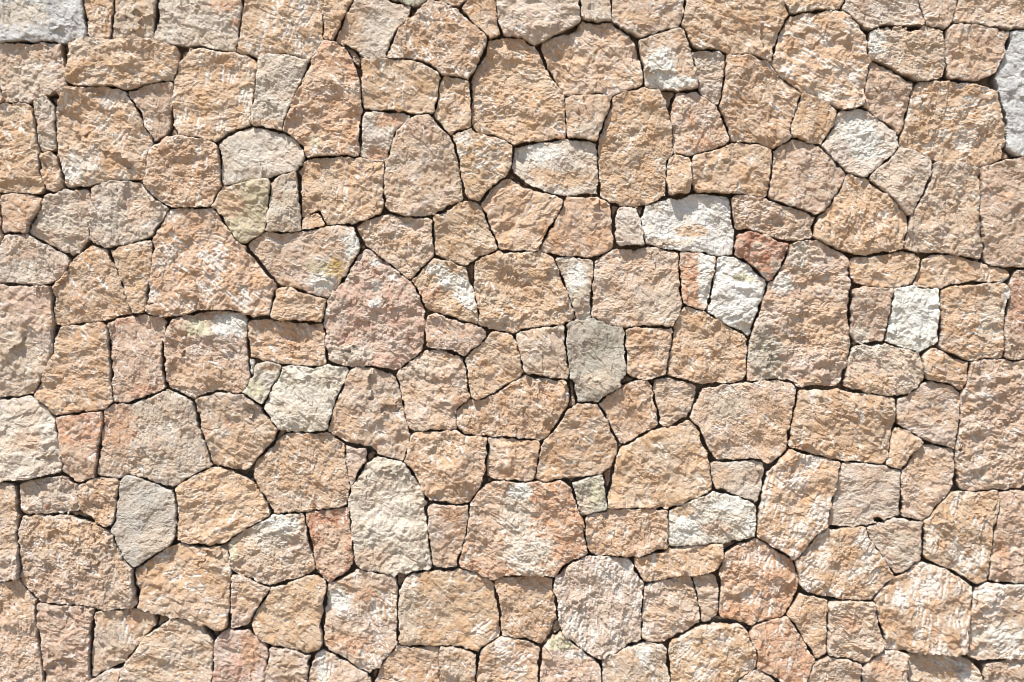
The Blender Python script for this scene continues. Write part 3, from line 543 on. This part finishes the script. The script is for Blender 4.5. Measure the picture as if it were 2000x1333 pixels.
    if s['st'] > 0 and not chink:
        area = len(q) * step * step
        nb = int(s['st'] * area / 2000) + 1
        ex0, ex1, ey0, ey1 = x.min(), x.max(), y.min(), y.max()
        for _ in range(nb):
            bx, by = rng.uniform(ex0, ex1), rng.uniform(ey0, ey1)
            ang = math.radians(s['an'] + rng.normal(0, 9)); c_, s_ = math.cos(ang), -math.sin(ang)
            for _k in range(rng.randint(2, 6) if s['st'] > 1.4 else rng.randint(1, 3)):
                off = (_k - 2) * rng.uniform(5, 9); alo = rng.uniform(-12, 12)
                mx, my = bx - s_ * off + c_ * alo, by + c_ * off + s_ * alo
                hl = rng.uniform(6, 17) * (1 + .3 * min(s['st'], 2.5)) * .8; hw = rng.uniform(.9, 1.7) * (1 + .15 * min(s['st'], 2.5))
                m = (np.abs(x - mx) < hl + 6) & (np.abs(y - my) < hl + 6)
                if not m.any(): continue
                dx, dy = x[m] - mx, y[m] - my
                al = dx * c_ + dy * s_; ac = -dx * s_ + dy * c_ + 0.7 * perlin(dx / 16 + mx, dy / 16)
                w = smooth(hw + 1.3, hw - .7, np.abs(ac)) * smooth(hl, hl - 5, np.abs(al) + 2.5 * perlin(dx / 4, dy / 4 + my))
                chalk[m] = np.maximum(chalk[m], w * rng.uniform(.65, 1))
    if s['k'] in 'TPNMBHO':                                       # short bruises all over
        for _ in range(int(len(q) * step * step / 420)):
            k_ = rng.randint(len(x)); ang = math.radians(s['an'] + rng.normal(0, 45)); c_, s_ = math.cos(ang), -math.sin(ang)
            m = (np.abs(x - x[k_]) < 12) & (np.abs(y - y[k_]) < 12)
            dx, dy = x[m] - x[k_], y[m] - y[k_]; al = dx * c_ + dy * s_; ac = -dx * s_ + dy * c_ + .02 * al * al
            hl = rng.uniform(3, 9); hw = rng.uniform(.6, 1.6)
            chalk[m] = np.maximum(chalk[m], smooth(hw + 1.2, hw - .5, np.abs(ac)) * smooth(hl, hl - 3, np.abs(al)) * rng.uniform(.3, .95))
    bruise = smooth(.10, .0, np.abs(fbm(u / 15 + 90, v / 15, 3, .6))) * smooth(-.1, .4, fbm(u / 38 + 3, v / 38 + 60, 2))
    if not chink: chalk = np.maximum(chalk, bruise * min(.9, .3 + .4 * ro) * (.8 if s['st'] > 1.4 else 1))
    rim = smooth(6, .5, dist) * smooth(-.1, .5, fbm(x / 12 + r0, y / 12 + r1, 3, .6))   # bruised, dusty edges
    chalk = np.maximum(chalk, .5 * rim)
    chalk *= smooth(-1.2, -.35, fbm(u / 5, v / 5 + 33, 2))
    h -= 1.6 * chalk
    col = col * (1 - .85 * chalk[:, None]) + CHALK * .85 * chalk[:, None]
    # small pits
    pit = smooth(.95, 1.1, fbm(u / 9 + 200, v / 9, 2)); h -= 3 * pit * ro
    col *= (1 - .12 * pit[:, None])
    # ---- boundary loop and sides
    e = np.concatenate([q[:, [0, 1]], q[:, [1, 2]], q[:, [2, 3]], q[:, [3, 0]]])
    key = np.minimum(e[:, 0], e[:, 1]).astype(np.int64) * 10000000 + np.maximum(e[:, 0], e[:, 1])
    uq, ix, cnt = np.unique(key, return_index=True, return_counts=True)
    be = e[ix[cnt == 1]]
    bv, bi = np.unique(be, return_inverse=True); bi = bi.reshape(-1, 2)
    n0 = len(x)
    vx, vy, vh, vc = [x], [y], [h], [col]
    quads = [q[:, ::1]]
    prev = bv; idx = n0
    for dep, inn in ((7, .3), (22, 2.0), (62, 7.0)):
        jitn = 1 + .5 * perlin(x[bv] / 11 + dep, y[bv] / 11)
        vx.append(x[bv] + nx[bv] * inn * jitn); vy.append(y[bv] + ny[bv] * inn * jitn); vh.append(np.minimum(h[bv] - dep, -dep * .8)); vc.append(col[bv])
        cur = np.arange(len(bv)) + idx
        quads.append(np.stack([prev[bi[:, 1]], prev[bi[:, 0]], cur[bi[:, 0]], cur[bi[:, 1]]], 1))
        prev = cur; idx += len(bv)
    x = np.concatenate(vx); y = np.concatenate(vy); h = np.concatenate(vh) + 7; col = np.concatenate(vc); q = np.concatenate(quads)
    co = np.stack([(x - OX) * S, -h * S, (OY - y) * S + ZC], 1)
    return co, q, col

def to_object(name, co, q, col, mat, parent, origin=True):
    me = bpy.data.meshes.new(name)
    c = co.mean(0) if origin else np.zeros(3)
    co = co - c
    me.vertices.add(len(co)); me.vertices.foreach_set('co', co.astype(np.float32).ravel())
    me.loops.add(q.size); me.loops.foreach_set('vertex_index', q.astype(np.int32).ravel())
    me.polygons.add(len(q)); me.polygons.foreach_set('loop_start', np.arange(0, q.size, 4, dtype=np.int32))
    me.polygons.foreach_set('use_smooth', np.zeros(len(q), bool))
    if col is not None:
        at = me.attributes.new('tint', 'FLOAT_COLOR', 'POINT')
        rgba = np.ones((len(co), 4), np.float32); rgba[:, :3] = np.clip(col, 0, .9)
        at.data.foreach_set('color', rgba.ravel())
    me.update(calc_edges=True)
    me.materials.append(mat)
    o = bpy.data.objects.new(name, me); C.objects.link(o)
    o.location = c
    if parent: o.parent = parent
    return o

# ---------------------------------------------------------------- ground
def ground_mesh():
    n = 81
    t = np.linspace(-1, 1, n); g = np.sign(t) * (np.abs(t) ** 3 * 197 + np.abs(t) * 3)
    X, Y = np.meshgrid(g, g)
    Z = .012 * fbm(X * 2, Y * 2, 3)
    co = np.stack([X.ravel(), Y.ravel(), Z.ravel()], 1)
    j, i = np.meshgrid(np.arange(n - 1), np.arange(n - 1))
    a = (i * n + j).ravel()
    return co, np.stack([a, a + 1, a + n + 1, a + n], 1)
co, q = ground_mesh()
g = to_object('ground', co, q, None, MG, None, False); g['kind'] = 'structure'

# ---------------------------------------------------------------- the wall
wall = bpy.data.objects.new('stone_wall', None); C.objects.link(wall)
wall.location = (0, 0, 0)
wall['label'] = 'dry laid wall of irregular tan, pink and grey rough faced stones with narrow dark joints'
wall['kind'] = 'thing'
wall['category'] = 'stone wall'

# rubble and mortar behind the face stones
cx = np.arange(X0, X1 + 1, 10.0); cy = np.arange(Y0 + 6, Y1 + 1, 10.0)
X, Y = np.meshgrid(cx, cy)
H = -38 + 14 * flakes(X / 26, Y / 26, .4, 1.0) + 4 * fbm(X / 12, Y / 12, 2)
ny_, nx_ = X.shape
co = np.stack([(X.ravel() - OX) * S, -H.ravel() * S, (OY - Y.ravel()) * S + ZC], 1)
i, j = np.meshgrid(np.arange(ny_ - 1), np.arange(nx_ - 1), indexing='ij'); a = (i * nx_ + j).ravel()
q = np.stack([a, a + nx_, a + nx_ + 1, a + 1], 1)
# close it into a solid 45 cm thick
ring = np.concatenate([np.arange(nx_), np.arange(1, ny_) * nx_ + nx_ - 1, (ny_ - 1) * nx_ + np.arange(nx_ - 2, -1, -1), np.arange(ny_ - 2, 0, -1) * nx_])
back = co[ring].copy(); back[:, 1] = .50
k0 = len(co); m = len(ring)
co = np.concatenate([co, back])
r2 = np.arange(m); r3 = (r2 + 1) % m
q = np.concatenate([q, np.stack([ring[r2], ring[r3], k0 + r3, k0 + r2], 1)])
corner = [k0, k0 + nx_ - 1, k0 + nx_ + ny_ - 2, k0 + 2 * nx_ + ny_ - 3]
q = np.concatenate([q, np.array([corner])])
to_object('mortar_core', co, q, None, MM, wall, False)

# grit and small chips lodged in the wider joints
jj, ii = np.nonzero(D1 > 2.2)
keep = (ii % 2 == 0) & (jj % 2 == 0); ii, jj = ii[keep], jj[keep]
sel = rng.permutation(len(ii))[:1400]
base_v = []
for k in range(12):
    zz = 1 - 2 * (k + .5) / 12; rr = math.sqrt(1 - zz * zz); a_ = k * 2.39996
    base_v.append((rr * math.cos(a_), zz, rr * math.sin(a_)))
import bmesh
bm = bmesh.new()
for v in base_v: bm.verts.new(v)
bmesh.ops.convex_hull(bm, input=bm.verts)
bm.verts.ensure_lookup_table()
bv_ = np.array([v.co[:] for v in bm.verts]); bf_ = [tuple(v.index for v in f.verts) for f in bm.faces]
bm.free()
V, F = [], []
for k, m_ in enumerate(sel):
    r_ = rng.uniform(1.8, 5.5) * S; px_, py_ = xs[ii[m_]], ys[jj[m_]]
    c_ = np.array([(px_ - OX) * S, (16 + rng.uniform(-6, 12)) * S, (OY - py_) * S + ZC])
    F += [tuple(i_ + 12 * k for i_ in f) for f in bf_]
    V.append(c_ + bv_ * r_ * rng.uniform(.65, 1.35, (12, 3)))
me = bpy.data.meshes.new('joint_grit'); me.from_pydata(np.concatenate(V).tolist(), [], F); me.materials.append(MM)
o = bpy.data.objects.new('joint_grit', me); C.objects.link(o); o.parent = wall; o['kind'] = 'stuff'

outer = []
for i, s in enumerate(stones):
    co, q, col = build_mesh(i, s)
    if len(q) < 12: continue
    if s['outer']:
        outer.append((co, q, col)); continue
    o = to_object('stone', co, q, col, MS, wall)
    if s['label']: o['label'] = s['label']
n = 0; A, B, D = [], [], []
for co, q, col in outer:
    A.append(co); B.append(q + n); D.append(col); n += len(co)
o = to_object('rubble_stones', np.concatenate(A), np.concatenate(B), np.concatenate(D), MS, wall)
o['kind'] = 'stuff'
print('stones', n_seen, 'tris', sum(len(x.data.polygons) for x in bpy.data.objects if x.type == 'MESH') * 2)
